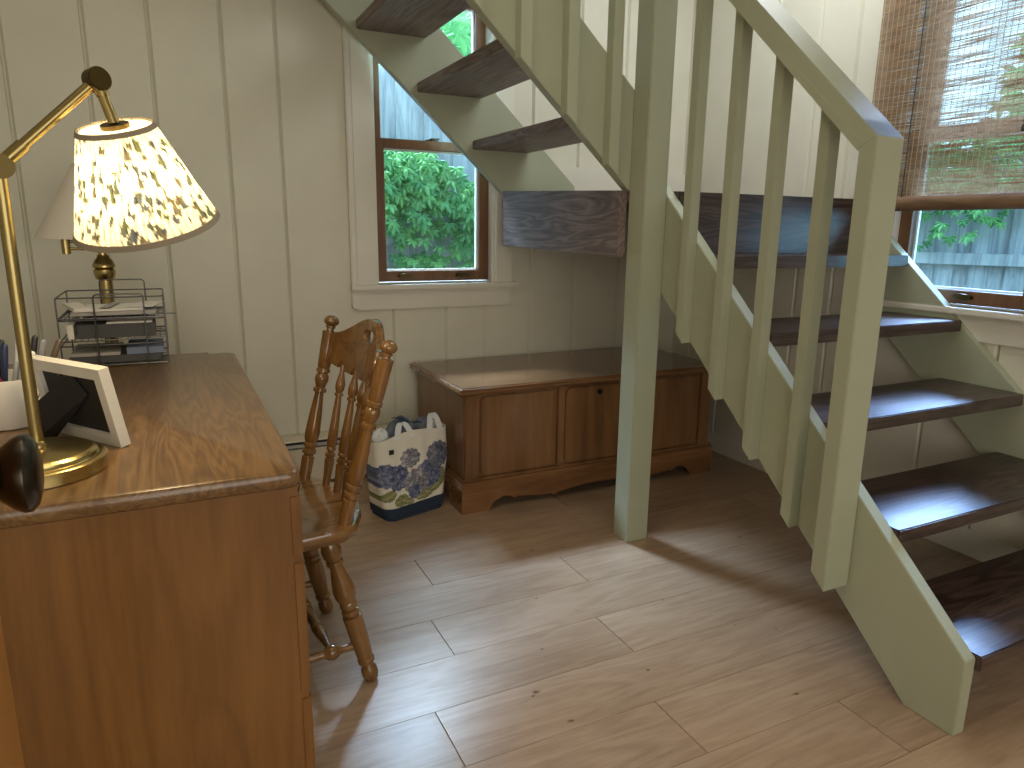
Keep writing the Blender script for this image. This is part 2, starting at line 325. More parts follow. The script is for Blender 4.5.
# window builder: u along wall, d outward, z up
def window(n, place, u0, u1, z0, z1, flip, near_sign, label, zr0=.835):
    W_ = thing('window_%d' % n, label, 'window', place((u0+u1)/2, .02, z0)); W_['kind'] = 'structure'
    def B(a, b, d0, d1, c, d, mb=None):
        mb = mb or MB(); p, q = Vector(place(a, d0, c)), Vector(place(b, d1, d))
        return mb.box(min(p.x, q.x), max(p.x, q.x), min(p.y, q.y), max(p.y, q.y), min(p.z, q.z), max(p.z, q.z))
    tr = M['trim']
    jm = MB()
    for a, b in ((u0-.001, u0+.016), (u1-.016, u1+.001)): B(a, b, .002, .125, z0, z1, jm)
    B(u0, u1, .002, .125, z1-.016, z1, jm); B(u0, u1, .03, .16, z0-.03, z0+.004, jm); jm.build('jamb', tr, W_)
    for a, b in ((u0-.082, u0), (u1, u1+.084)): B(a, b, -.018, 0, z0, z1+.08).build('side_casing', tr, W_, bevel=.002)
    for a, b in ((u0-.108, u0-.084),) if n == 1 else (): B(a, b, -.026, 0, z0-.1, z1+.08).build('back_band', tr, W_, bevel=.004)
    B(u0-.09, u1+.09, -.018, 0, z1, z1+.085).build('head_casing', tr, W_, bevel=.002)
    B(u0-.112, u1+.108, -.045, .04, z0-.022, z0).build('stool', tr, W_, bevel=.004)
    B(u0-.09, u1+.075, -.016, 0, z0-.108, z0-.022).build('apron', tr, W_, bevel=.002)
    zm = 1.45
    def sash(nm, d0, d1, a, b, lo, hi, br, tp):
        s = thing(nm, None, None); s.parent = W_; s.location = Vector(place((a+b)/2, (d0+d1)/2, lo))-world_loc(W_)
        fr = MB(); st = .046
        B(a, a+st, d0, d1, lo, hi, fr); B(b-st, b, d0, d1, lo, hi, fr)
        B(a+st, b-st, d0, d1, lo, lo+br, fr); B(a+st, b-st, d0, d1, hi-tp, hi, fr)
        fr.build('sash_frame', M['sash'], s, bevel=.002)
        wl = MB()   # light glazing liner around the pane
        q = .008; dm = d1+.004
        for bb in ((a+st-.002, a+st+q), (b-st-q, b-st+.002)): B(bb[0], bb[1], d1-.006, dm, lo+br, hi-tp, wl)
        B(a+st, b-st, d1-.006, dm, lo+br-.002, lo+br+q, wl); B(a+st, b-st, d1-.006, dm, hi-tp-q, hi-tp+.002, wl)
        wl.build('glazing_liner', tr, s)
        B(a+st, b-st, (d0+d1)/2-.002, (d0+d1)/2+.002, lo+br, hi-tp).build('glass', M['glass'], s)
        return s
    a, b = u0+.016, u1-.016
    s1 = sash('lower_sash', .035, .070, a, b, z0+.007, zm+.018, .046, .038)
    for k, uu in enumerate((a+.13, b-.13) if n == 1 else ((a+b)/2-.02,)):
        # recessed finger lifts: rims standing off the bottom rail
        pr = [(0, .001), (.25, .012), (1, .016)]
        r = MB(); pts = []
        L, Hh = (.075, .016)
        for q in range(20):
            an = 2*PI*q/20; pts.append((uu+L/2*math.cos(an), z0+.030+Hh*math.sin(an)*(1 if math.sin(an) > 0 else .5)))
        P0 = [place(x, .036, z_) for x, z_ in pts]; P1 = [place(uu+(x-uu)*.85, .024, z0+.030+(z_-z0-.030)*.8) for x, z_ in pts]
        nn = len(pts); r.add(P0+P1, [list(range(nn)), list(range(nn, 2*nn))[::-1]]+[(i, (i+1) % nn, nn+(i+1) % nn, nn+i) for i in range(nn)])
        r.build('finger_lift', M['dkbrass'], s1, smooth=True)
    s2 = sash('upper_sash', .078, .110, a, b, zm-.02, z1-.016, .036, .045)
    lk = MB(); c = Vector(place((a+b)/2+.0, .052, zm+.018)); lk.cyl(c, c+Vector((0, 0, .010)), .016, 14); lk.box(c.x-.028, c.x+.028, c.y-.009, c.y+.009, c.z, c.z+.006); lk.box(c.x-.004, c.x+.034, c.y-.005, c.y+.005, c.z+.008, c.z+.014)
    lk.build('sash_lock', M['bronze'], W_, bevel=.001)
    return W_
window(1, lambda u, d, z: (u, WY+d, z), .81, 1.378, .855, 2.10, False, 1, 'brown sash window under the upper stair flight, creeper leaves outside')
window(2, lambda u, d, z: (WX+d, u, z), 1.25, 1.79, .855, 2.10, False, 1, 'brown sash window behind the woven blind at the right')

# ------------------------------------------------------------------ staircase
ST = thing('staircase', 'sage green open staircase with dark stained treads, turning left at a landing', 'staircase', (1.45, 1.95, 0))
G, TD = M['green'], M['tread_y']
lt = lambda y: .187+(y-.777)*.91          # top edge of lower stringers
lb = lambda y: (y-.897)*.885              # bottom edge
MB().prism([(.777, 0), (.777, .187), (1.97, lt(1.97)), (1.97, lb(1.97)), (.897, 0)], 'x', 1.495, 1.533).build('stringer', G, ST, bevel=.002)
MB().prism([(.777, 0), (.777, .187), (1.89, lt(1.89)), (1.89, lb(1.89)), (.897, 0)], 'x', 2.411, 2.449).build('stringer', G, ST, bevel=.002)
for i, (yf, yb, z) in enumerate(((.765, 1.045, .196), (.99, 1.27, .402), (1.217, 1.49, .608), (1.445, 1.72, .816), (1.668, 1.90, 1.024))):
    MB().box(1.531, 2.412, yf, yb, z-.038, z).build('tread', TD, ST, bevel=.003)
MB().box(1.531, 2.412, 1.885, 1.922, 1.025, 1.226).build('riser', TD, ST, bevel=.002)
MB().box(1.406, 2.448, 1.990, 2.998, 1.190, 1.230).build('landing_deck', M['tread_x'], ST, bevel=.002)
MB().box(1.497, 2.448, 1.923, 1.988, 1.19, 1.228).build('landing_nosing', TD, ST, bevel=.002)
MB().prism([(1.998, 1.010), (2.90, 1.026), (2.90, 1.262), (1.998, 1.228)], 'x', 1.370, 1.404).build('landing_fascia', M['tread_x'], ST, bevel=.002)
MB().box(1.405, 1.495, 1.904, 1.990, 0, CZ).build('support_post', G, ST, bevel=.003)
# newel + rail
sl = .935
nz = lambda y: 1.305+(y-1.08)*sl
MB().prism([(1.081, .222), (1.125, .222+.044*.885), (1.125, nz(1.125)), (1.081, nz(1.081))], 'x', 1.405, 1.494).build('newel_post', G, ST, bevel=.002)
MB().prism([(1.081, nz(1.081)), (1.904, nz(1.904)), (1.904, nz(1.904)-.064), (1.1245, nz(1.1245)-.064+.0)], 'x', 1.4045, 1.4945).build('handrail', G, ST, bevel=.002)
MB().prism([(1.126, nz(1.126)-.044), (1.904, nz(1.904)-.044), (1.904, nz(1.904)-.070), (1.126, nz(1.126)-.070)], 'x', 1.407, 1.4035).build('rail_seam', G, ST)
for yb in (1.252, 1.4135, 1.5735, 1.742):
    MB().prism([(yb, lb(yb)), (yb+.034, lb(yb+.034)), (yb+.034, nz(yb+.034)-.06), (yb, nz(yb)-.06)], 'x', 1.459, 1.4955).build('baluster', G, ST, bevel=.0015)
# upper flight along the back wall
ub = lambda x: 1.617-.886*(x-.965)
uw = lambda x: 1.266-.905*(x-1.356)
x1 = -.10
MB().prism([(1.495, ub(1.495)), (1.495, ub(1.495)+.318), (x1, ub(x1)+.318), (x1, ub(x1))], 'y', 1.990, 2.028).build('stringer', G, ST, bevel=.002)
MB().prism([(1.372, uw(1.372)), (1.372, 1.247), (1.74, 1.247), (1.74, uw(1.74)+.375), (x1, uw(x1)+.375), (x1, uw(x1))], 'y', 2.900, 2.938).build('stringer', G, ST, bevel=.002)
for xb, xf, z in ((1.224, 1.495, 1.465), (.979, 1.266, 1.674), (.737, 1.020, 1.881), (.495, .775, 2.088), (.252, .53, 2.295)):
    MB().box(xb, xf, 2.027, 2.901, z-.036, z).build('tread', M['tread_x'], ST, bevel=.003)
for k in range(6):
    xa = 1.294-.1595*k
    MB().prism([(xa, ub(xa)-.022), (xa+.038, ub(xa+.038)-.022), (xa+.038, min(2.5, ub(xa+.038)+1.15)), (xa, min(2.5, ub(xa)+1.15))], 'y', 1.952, 1.9905).build('baluster', G, ST, bevel=.0015)
# white base trim above the landing on the back wall
struct(MB().box(1.54, WX, WY-.020, WY, 1.232, 1.388).build('trim_1', M['trim'], bevel=.002))

# ------------------------------------------------------------------ window blind
BL = thing('bamboo_blind', 'woven brown bamboo blind hanging half down over the right window', 'blind', (2.40, 1.45, 1.18))
MB().box(2.398, 2.401, 1.02, 1.885, 1.205, 2.22).build('woven_panel', M['bamboo'], BL)
mb = MB(); rr = .026
mb.prism([(2.400+rr*.7*math.cos(2*PI*k/16), 1.205+rr*math.sin(2*PI*k/16)) for k in range(16)], 'y', 1.02, 1.885).build('bottom_rail', M['bamboo_rail'], BL, smooth=True)
MB().box(2.385, 2.43, 1.015, 1.89, 2.20, 2.26).build('head_rail', M['bamboo_rail'], BL, bevel=.003)
mb = MB()
for k in range(44): yy = 1.03+k*.0197; mb.tube([(2.3965, yy, 2.2), (2.3965, yy, 1.215)], .0010, 5)
mb.build('warp_threads', plain('pale_thread', (.62, .50, .36), .9), BL)
mb = MB()
for yy in (1.29, 1.715): mb.tube([(2.392, yy, 2.2), (2.392, yy, 1.20), (2.384, yy, 1.184), (2.40, yy, 1.183)], .0018, 6)
mb.tube([(2.388, 1.325, 2.2), (2.388, 1.33, 1.46)], .0016, 6); mb.tube([(2.388, 1.336, 2.2), (2.388, 1.332, 1.46)], .0016, 6)
mb.build('lift_cord', M['black'], BL)
MB().lathe([(0, .004), (.1, .008), (.45, .009), (.55, .005), (.65, .010), (.95, .012), (1, .006)], (2.388, 1.331, 1.465), (2.388, 1.331, 1.41), 14).build('cord_tassel', M['black'], BL, smooth=True)

# ------------------------------------------------------------------ desk
DK = thing('desk', 'honey maple desk with glossy top and drawers on its right side', 'desk', (-.14, 1.60, 0))
dx0, dx1, dy0, dy1, dz = -.44, .158, 1.035, 2.150, .74
c = .02
def rrect(x0, x1, y0, y1, r, n=6):
    out = []
    for cx_, cy_, a0 in ((x1-r, y1-r, 0), (x0+r, y1-r, PI/2), (x0+r, y0+r, PI), (x1-r, y0+r, 1.5*PI)):
        for k in range(n+1): out.append((cx_+r*math.cos(a0+PI/2*k/n), cy_+r*math.sin(a0+PI/2*k/n)))
    return out
pts = rrect(dx0, dx1, dy0, dy1, .02)
mb = MB(); rings = []
for (ins, z) in ((.004, dz-.026), (0, dz-.020), (0, dz-.008), (.003, dz-.002), (.008, dz)):
    rings.append([(p[0]-(ins if p[0] > -.1 else -ins), p[1]-(ins if p[1] > 1.6 else -ins), z) for p in pts])
n = len(pts); mb.add([p for r_ in rings for p in r_], [list(range(n))[::-1], [4*n+i for i in range(n)]]+[(i*n+k, i*n+(k+1) % n, (i+1)*n+(k+1) % n, (i+1)*n+k) for i in range(4) for k in range(n)])
mb.build('desktop', M['desk'], DK, smooth=True)
MB().box(-.43, .09, 2.146, 2.176, dz-.024, dz-.001).build('back_ledge', M['desk'], DK, bevel=.003)
px0, px1 = dx0+.015, dx1-.006
dm = M['desk_z']
MB().box(px0, px1-.0, dy0+.010, dy0+.030, 0, dz-.027).build('end_panel', dm, DK, bevel=.002)
MB().box(px0, px1, dy1-.030, dy1-.010, 0, dz-.027).build('end_panel', dm, DK, bevel=.002)
MB().box(px0, px0+.016, dy0+.03, dy1-.03, .05, dz-.027).build('back_panel', dm, DK)
MB().box(px0+.016, px1, 1.40, 1.418, 0, dz-.027).build('inner_panel', dm, DK)
MB().box(px0+.016, px1, 1.97, 1.988, 0, dz-.027).build('inner_panel', dm, DK)
MB().box(px1-.02, px1-.002, dy0+.03, dy1-.03, dz-.036, dz-.027).build('drawer_rail', dm, DK)
def drawer(y0, y1, z0, z1):
    d = MB().box(px1-.016, px1+.003, y0, y1, z0, z1).build('drawer', dm, DK, bevel=.004)
    kb = MB().lathe([(0, .006), (.4, .006), (.6, .014), (.9, .015), (1, .009)], (px1+.003, (y0+y1)/2, (z0+z1)/2), (px1+.028, (y0+y1)/2, (z0+z1)/2), 16)
    kb.build('knob', M['dkbrass'], d, smooth=True)
for z0, z1 in ((.597, .700), (.357, .590), (.09, .350)):
    drawer(1.042, 1.405, z0, z1)
drawer(1.984, 2.142, .597, .700); drawer(1.984, 2.142, .357, .590); drawer(1.984, 2.142, .09, .350)
drawer(1.43, 1.96, .625, .700)

# ------------------------------------------------------------------ cedar chest
CH = thing('blanket_chest', 'brown cedar blanket chest with three front panels under the stairs', 'chest', (1.58, 2.66, 0))
CX, CXX = M['chest'], M['chest_x']
a, b, f0, f1 = .966, 2.205, 2.392, 2.945
MB().box(a+.008, b-.008, f0+.008, f1, .07, .476).build('carcass', CX, CH, bevel=.002)
# lid with thumbnail edge
mb = MB(); o4 = [(a-.018, f0-.022), (b+.040, f0-.022), (b+.040, 2.978), (a-.018, 2.978)]; rings = []
for ins, z in ((.014, .476), (.004, .480), (0, .488), (.001, .495), (.007, .501), (.016, .504), (.018, .506)):
    rings.append([(p[0]+(ins if p[0] < 1.5 else -ins), p[1]+(ins if p[1] < 2.6 else -ins), z) for p in o4])
mb.add([p for r_ in rings for p in r_], [(3, 2, 1, 0), tuple(24+i for i in range(4))]+[(i*4+k, i*4+(k+1) % 4, (i+1)*4+(k+1) % 4, (i+1)*4+k) for i in range(6) for k in range(4)])
mb.build('lid', CXX, CH)
for x0, x1_ in ((a+.012, 1.036), (1.388, 1.418), (1.752, 1.782), (2.132, b-.012)):
    MB().box(x0, x1_, f0-.004, f0+.012, .135, .474).build('stile', CX, CH, bevel=.002)
for x0, x1_ in ((1.044, 1.380), (1.426, 1.744), (1.790, 2.124)):
    p_ = MB(); rp = [(u, v) for u, v in rrect(x0, x1_, .146, .466, .022, 4)]; p_.prism(rp, 'y', f0-.002, f0+.012); p_.build('front_panel', CX, CH, bevel=.003)
for xx, zs_ in ((a+.025, (.153, .457)), (1.023, (.153, .457)), (1.403, (.150, .460)), (1.767, (.150, .460))):
    for zz in zs_: MB().cyl((xx, f0-.0075, zz), (xx, f0-.002, zz), .006, 10).build('rosette', CX, CH, smooth=True)
MB().cyl((1.585, f0-.008, .440), (1.585, f0+.01, .440), .011, 16).build('lock', M['bronze'], CH)
MB().box(a-.004, b+.004, f0-.010, f0+.004, .128, .140).build('base_moulding', CX, CH, bevel=.004)
MB().box(a-.004, a+.008, f0+.004, f1, .128, .140).build('base_moulding', CX, CH, bevel=.004)
MB().box(b-.008, b+.004, f0+.004, f1, .128, .140).build('base_moulding', CX, CH, bevel=.004)
# scalloped apron
W2 = b-a+.012; X0 = a-.006
def scal(u):   # bottom edge height along 0..1
    v = min(u, 1-u)*W2
    if v < .115: return 0
    if v < .155: return .042*math.sin((v-.115)/.04*PI/2)
    if v < .22: return .042+.010*math.sin((v-.155)/.065*PI)
    if v < .24: return .042-.006*math.sin((v-.22)/.02*PI)
    if v < .40: return .040-.016*math.sin((v-.24)/.16*PI/2)*1.0+.004
    if v < .43: return .028-.010*math.sin((v-.40)/.03*PI)
    return .030+.016*min(1, (v-.43)/.14)
bot = [(X0+W2*k/160, scal(k/160)) for k in range(161)]
MB().prism(bot+[(X0+W2, .129), (X0, .129)], 'y', f0-.014, f0+.006).build('apron', CXX, CH, bevel=.0)
MB().prism([(f0+.006, 0), (f0+.12, 0), (f0+.15, .04), (f1-.14, .04), (f1-.11, 0), (f1, 0), (f1, .129), (f0+.006, .129)], 'x', a-.006, a+.012).build('side_base', CXX, CH, bevel=.001)
MB().prism([(f0+.006, 0), (f0+.12, 0), (f0+.15, .04), (f1-.14, .04), (f1-.11, 0), (f1, 0), (f1, .129), (f0+.006, .129)], 'x', b-.012, b+.006).build('side_base', CXX, CH, bevel=.001)

# ------------------------------------------------------------------ chair
CR = thing('desk_chair', 'turned maple spindle back chair with a handle hole, pushed in at the desk', 'chair', (.148, 1.70, 0), math.radians(5))
LX_ = dict(parent=CR, local=True)
cm = M['chair']
# saddle seat
out = [(-.205, -.150), (-.19, -.192), (-.12, -.212), (.05, -.216), (.15, -.214), (.185, -.19), (.225, -.11), (.243, -.03), (.243, .03), (.225, .11), (.185, .19), (.15, .214), (.05, .216), (-.12, .212), (-.19, .192), (-.205, .150)]
dense = []
for i, p in enumerate(out):
    q = out[(i+1) % len(out)]
    for k in range(3): dense.append((p[0]+(q[0]-p[0])*k/3, p[1]+(q[1]-p[1])*k/3))
mb = MB(); n = len(dense); rings = []
for s_, z in ((.93, .383), (.99, .390), (1, .400), (1, .410), (.985, .418), (.95, .420)): rings.append([(p[0]*s_, p[1]*s_, z) for p in dense])
for s_ in (.8, .62, .45, .28, .1):
    r_ = []
    for p in dense:
        x, y = p[0]*s_, p[1]*s_
        dip = .013*max(0, 1-((x+.0)/.15)**2)*math.exp(-((abs(y)-.085)/.07)**2)
        r_.append((x, y, .420-dip))
    rings.append(r_)
m_ = len(rings); mb.add([p for r_ in rings for p in r_], [list(range(n))[::-1], [(m_-1)*n+i for i in range(n)]]+[(i*n+k, i*n+(k+1) % n, (i+1)*n+(k+1) % n, (i+1)*n+k) for i in range(m_-1) for k in range(n)])
mb.build('seat', M['chair_seat'], smooth=True, **LX_)
post = [(0, .0135), (.06, .0155), (.13, .0165), (.165, .0165), (.17, .013), (.18, .013), (.185, .0185), (.205, .0185), (.21, .0145), (.22, .0145), (.225, .0185), (.245, .0185), (.25, .015), (.27, .0185), (.31, .020), (.36, .0185), (.45, .0155), (.53, .012), (.545, .012), (.55, .0175), (.57, .0175), (.575, .0125), (.59, .014), (.62, .0185), (.645, .0175), (.66, .013), (.665, .0185), (.685, .0185), (.69, .0155), (.70, .017), (.8, .0185), (.89, .019), (.895, .0195), (.905, .0195), (.91, .0105), (.922, .010), (.926, .0135), (.934, .0135), (.938, .0115), (.943, .0155), (.953, .0195), (.966, .0208), (.980, .0185), (.992, .012), (.998, .005), (1, .001)]
for s_, tp_ in ((-1, (.272, -.214, .852)), (1, (.266, .193, .864))):
    MB().lathe(post, (.158, s_*.173, .405), tp_, 24).build('back_post', cm, smooth=True, **LX_)
spin = [(a_, r_*1.22) for a_, r_ in [(0, .008), (.1, .0085), (.22, .0105), (.24, .0105), (.245, .008), (.255, .008), (.26, .011), (.285, .011), (.29, .0075), (.305, .0075), (.31, .0105), (.325, .0105), (.335, .009), (.36, .011), (.5, .0098), (.7, .007), (.745, .0062), (.75, .0095), (.77, .0095), (.775, .0065), (.80, .0095), (.84, .0105), (.87, .009), (.93, .0055), (1, .005)]]
for yb, xb in ((.096, .197), (.032, .207), (-.032, .207), (-.096, .197)):
    MB().lathe(spin, (xb, yb, .412), (.274 if abs(yb) < .05 else .262, yb*1.1, .742), 16).build('spindle', cm, smooth=True, **LX_)
# crest rail: outline in (Y, z), bent back, notched along the lower edge
def ctop(y): a_ = abs(y)/.178; return .820+.052*(math.cos(PI*min(1, a_*1.02))*.5+.5)
lo = []
def cbot(y):
    base = .722+.018*min(1, (abs(y)/.178)**2*1.4)
    for c0 in (-.105, -.035, .035, .105):
        d = abs(y-c0)
        if d < .013: base = max(base, base+.022*math.sqrt(max(0, 1-(d/.0135)**2)))
    return base
ys = [-.178+.356*k/150 for k in range(151)]
loop = [(y, cbot(y)) for y in ys]+[(y, ctop(y)) for y in ys[::-1]]
hole = [(-.014+.038*math.copysign(abs(math.cos(2*PI*k/24))**.6, math.cos(2*PI*k/24)), .827+.016*math.copysign(abs(math.sin(2*PI*k/24))**.7, math.sin(2*PI*k/24))+.004*math.cos(PI*k/12*0)) for k in range(24)]
bm = from_curve([loop, hole], .020)
for k in range(1, 12):
    bmesh.ops.bisect_plane(bm, geom=bm.verts[:]+bm.edges[:]+bm.faces[:], plane_co=(-.178+.356*k/12, 0, 0), plane_no=(1, 0, 0))
vs = []
for v in bm.verts:
    Y, Z, D = v.co
    v.co = (.158+(Z-.405)*.2407+.044*(1-(Y/.185)**2)-.002+D, Y, Z-.0)
bmesh.ops.recalc_face_normals(bm, faces=bm.faces)
me = bpy.data.meshes.new('crest_rail'); bm.to_mesh(me); bm.free(); me.materials.append(M['chair_seat']); o = bpy.data.objects.new('crest_rail', me); COL.objects.link(o); o.parent = CR
leg = [(0, .010), (.015, .017), (.05, .0205), (.09, .0195), (.115, .013), (.13, .013), (.135, .0205), (.155, .021), (.16, .019), (.30, .0225), (.44, .023), (.45, .0235), (.46, .0235), (.465, .016), (.48, .016), (.485, .0215), (.505, .0215), (.51, .0155), (.525, .0155), (.53, .021), (.545, .021), (.56, .019), (.60, .0255), (.64, .0265), (.70, .0225), (.78, .016), (.815, .0145), (.82, .0205), (.84, .0205), (.845, .017), (.87, .0225), (.91, .024), (.96, .019), (1, .015)]
for fx, fy, tx, ty in ((.211, -.192, .125, -.152), (.206, .172, .125, .150), (-.205, -.200, -.130, -.152), (-.205, .190, -.130, .152)):
    MB().lathe(leg, (fx, fy, 0), (tx, ty, .386), 24).build('leg', cm, smooth=True, **LX_)
st = [(0, .009), (.05, .0105), (.10, .009), (.125, .0105), (.145, .0165), (.175, .020), (.205, .0165), (.225, .0105), (.25, .0095), (.6, .012), (1, .009)]
for s_ in (-1, 1): MB().lathe(st, (.180, s_*.178, .098), (-.180, s_*.180, .098), 16).build('stretcher', cm, smooth=True, **LX_)
st2 = [(0, .007), (.06, .008), (.25, .0155), (.28, .0155), (.29, .010), (.31, .016), (.36, .016), (.37, .012), (.5, .017), (.63, .012), (.64, .016), (.69, .016), (.71, .010), (.72, .0155), (.75, .0155), (.94, .008), (1, .007)]
MB().lathe(st2, (.117, -.165, .099), (.117, .165, .099), 16).build('stretcher', cm, smooth=True, **LX_)

# ------------------------------------------------------------------ tote bag
BG = thing('tote_bag', 'cream canvas tote bag printed with blue hydrangeas, beside the chest', 'bag', (.785, 2.53, 0), math.radians(16))
NU, NV = 300, 110
Wb, Db, Hb = .33, .15, .325
def bagpt(u, v):
    """u 0..1 around the rounded rectangle, evenly by length (front first), v 0..1 up"""
    w_ = Wb*(.80+.20*min(1, v*1.6)); d_ = Db*(1.05-.40*v)
    r_ = min(.035, d_*.42); sx, sy2, q = w_-2*r_, d_-2*r_, PI/2*r_
    T = 2*sx+2*sy2+4*q; L = u*T; an = 2*PI*u-PI*.75; x = yy = 0
    for kind_, ln, cx0, cy0, a0 in (('l', sx, -sx/2, -d_/2, 0), ('a', q, sx/2, -sy2/2, -PI/2), ('l', sy2, w_/2, -sy2/2, PI/2), ('a', q, sx/2, sy2/2, 0), ('l', sx, sx/2, d_/2, PI), ('a', q, -sx/2, sy2/2, PI/2), ('l', sy2, -w_/2, sy2/2, -PI/2), ('a', q, -sx/2, -sy2/2, PI)):
        if L <= ln+1e-9:
            if kind_ == 'l': x, yy = cx0+L*math.cos(a0), cy0+L*math.sin(a0)
            else: x, yy = cx0+r_*math.cos(a0+L/r_), cy0+r_*math.sin(a0+L/r_)
            break
        L -= ln
    wr = .005*math.sin(9*x/.1+3*v)*v*(1-v)*2
    z = Hb*v+(.018*(x/Wb+.1) if v > .5 else 0)*((v-.5)*2 if v > .5 else 0)-.012*v*v*math.cos(an*2)
    if v < .05: x *= .96; yy *= .96
    return Vector((x+.010*v, yy+wr, z))
fl_ = [(-.078, .165, .052, 0), (.062, .155, .060, 0), (.112, .222, .056, 1), (-.018, .232, .046, 2), (.005, .135, .062, 2), (-.13, .18, .05, 0), (-.01, .098, .03, 0)]
lv = [(-.070, .075, .032, .022, .2), (.088, .098, .036, .018, .5), (.03, .072, .034, .014, .1), (.120, .135, .022, .034, .0), (.045, .085, .03, .014, -.4), (-.045, .068, .03, .014, -.3), (-.12, .10, .03, .02, .5)]
pet = [(random.uniform(-.18, .18), random.uniform(0, .33), random.random()) for _ in range(900)]
import bisect as _b
pet.sort()
pk = [p[0] for p in pet]
def printcol(x, z):
    col = (.76, .72, .62)
    for lx, lz, a_, b_, rot in lv:
        dx_, dz_ = x-lx, z-lz; q = dx_*math.cos(rot)+dz_*math.sin(rot); r_ = -dx_*math.sin(rot)+dz_*math.cos(rot)
        e = (q/a_)**2+(r_/b_)**2
        if e < 1:
            col = (.19, .20, .075) if abs(r_) > .0022 and abs((q*2.2+abs(r_)*1.6) % .014) > .003 else (.42, .40, .22)
            if e > .85: col = (.10, .12, .05)
    i0, i1 = _b.bisect(pk, x-.016), _b.bisect(pk, x+.016)
    for fx, fz, r_, kd in fl_:
        d = math.hypot(x-fx, (z-fz)*(1.0 if kd < 2 else 1.15))
        jag = r_*(.95+.05*math.sin(11*math.atan2(z-fz, x-fx)))
        if d < jag:
            best = (9, 0); sec = 9
            for p in pet[i0:i1]:
                dd = math.hypot(x-p[0], z-p[1])
                if dd < best[0]: sec = best[0]; best = (dd, p[2])
                elif dd < sec: sec = dd
            q = best[1]*.6+.4*(1-d/jag)*0+.25*(.5+(x-fx)/r_*-.5)
            A, B_ = ((.055, .075, .19), (.38, .40, .52)) if kd == 0 else (((.06, .07, .13), (.36, .36, .42)) if kd == 1 else ((.14, .14, .20), (.60, .58, .60)))
            col = tuple(A[k]+(B_[k]-A[k])*min(1, q) for k in range(3))
            if sec-best[0] < .0022: col = tuple(c_*.55 for c_ in col)
    # stems
    if abs(x-(-.012+.02*(z-.16))) < .003 and .165 < z < .19: col = (.25, .23, .16)
    return col
vs = []; cols = []
for j in range(NV+1):
    for i in range(NU):
        p = bagpt(i/NU, j/NV); vs.append(p)
        cols.append(printcol(p.x, p.z) if j/NV > .12 else (.76, .72, .62))
fs = [(j*NU+i, j*NU+(i+1) % NU, (j+1)*NU+(i+1) % NU, (j+1)*NU+i) for j in range(NV) for i in range(NU)]
jn = int(NV*.16)
mbu = MB(); mbu.v = vs; mbu.f = [f for f in fs if True][jn*NU:]
def shell(o, th):
    md = o.modifiers.new('thickness', 'SOLIDIFY'); md.thickness = th; md.offset = -1; return o
body = MB(); body.v = vs[jn*NU:]; body.f = [(j*NU+i, j*NU+(i+1) % NU, (j+1)*NU+(i+1) % NU, (j+1)*NU+i) for j in range(NV-jn) for i in range(NU)]
ob = body.build('canvas_body', M['bagprint'], smooth=True, **dict(parent=BG, local=True))
ca = ob.data.color_attributes.new('pattern', 'FLOAT_COLOR', 'POINT')
for i, q in enumerate(cols[jn*NU:]): ca.data[i].color = (*q, 1)
shell(ob, .003)
def bump_base(p): 
    return p
low = MB(); lvts = []
for j in range(jn+2):
    for i in range(NU):
        p = bagpt(i/NU, j/NV).copy(); p.x *= 1.012; p.y *= 1.02
        if j == jn+1: p.z += .012*(p.x/Wb)*1.0
        lvts.append(p)
low.v = lvts; low.f = [(j*NU+i, j*NU+(i+1) % NU, (j+1)*NU+(i+1) % NU, (j+1)*NU+i) for j in range(jn+1) for i in range(NU)]+[list(range(NU))[::-1]]
ol = low.build('navy_base', M['navy'], smooth=True, parent=BG, local=True); tag(ol, 'navy canvas base')
def strap(mb, pts, wd, th=.003):
    pts = [Vector(p) for p in pts]; n = len(pts); vs = []
    for p in pts:
        for dy, dx_ in ((-wd/2, 0), (wd/2, 0), (wd/2, th), (-wd/2, th)): vs.append(p+Vector((dy, dx_, 0)))
    fs = [(i*4+k, i*4+(k+1) % 4, (i+1)*4+(k+1) % 4, (i+1)*4+k) for i in range(n-1) for k in range(4)]+[(0, 1, 2, 3), tuple((n-1)*4+k for k in (3, 2, 1, 0))]
    return mb.add(vs, fs)
mb = MB()
arch = lambda x0, x1_, z0, z1, y0, y1: [(x0+(x1_-x0)*k/14, y0+(y1-y0)*math.sin(PI*k/14), z0+(z1-z0)*math.sin(PI*k/14)**.7) for k in range(15)]
strap(mb, arch(-.070, -.005, .312, .372, -.052, -.03), .026).build('strap', M['strap'], smooth=True, parent=BG, local=True)
mb = MB(); strap(mb, arch(.080, .130, .318, .385, -.050, -.03), .026).build('strap', M['strap'], smooth=True, parent=BG, local=True)
MB().box(-.112, -.092, -.0585, -.0555, .262, .280).build('side_tag', M['black'], BG, local=True)
def lumpy(name, label, c, r, m, seed, flat=.6):
    rg = random.Random(seed); ph = [rg.uniform(0, 6) for _ in range(6)]; mb = MB(); vs = []; a_, b_ = 28, 16
    for j in range(b_+1):
        th = PI*j/b_
        for i in range(a_):
            an = 2*PI*i/a_; k = 1+.12*math.sin(3*an+ph[0]+2*th)+.10*math.sin(5*an+ph[1])*math.sin(3*th+ph[2])+.06*math.sin(9*an+4*th+ph[3])
            vs.append(Vector((r[0]*k*math.sin(th)*math.cos(an), r[1]*k*math.sin(th)*math.sin(an), r[2]*k*math.cos(th))))
    mb.v = vs; mb.f = [(j*a_+i, j*a_+(i+1) % a_, (j+1)*a_+(i+1) % a_, (j+1)*a_+i) for j in range(b_) for i in range(a_)]
    o = mb.build(name, m, smooth=True); o.location = c; return tag(o, label, 'cloth')
R16 = Matrix.Rotation(math.radians(16), 3, 'Z')
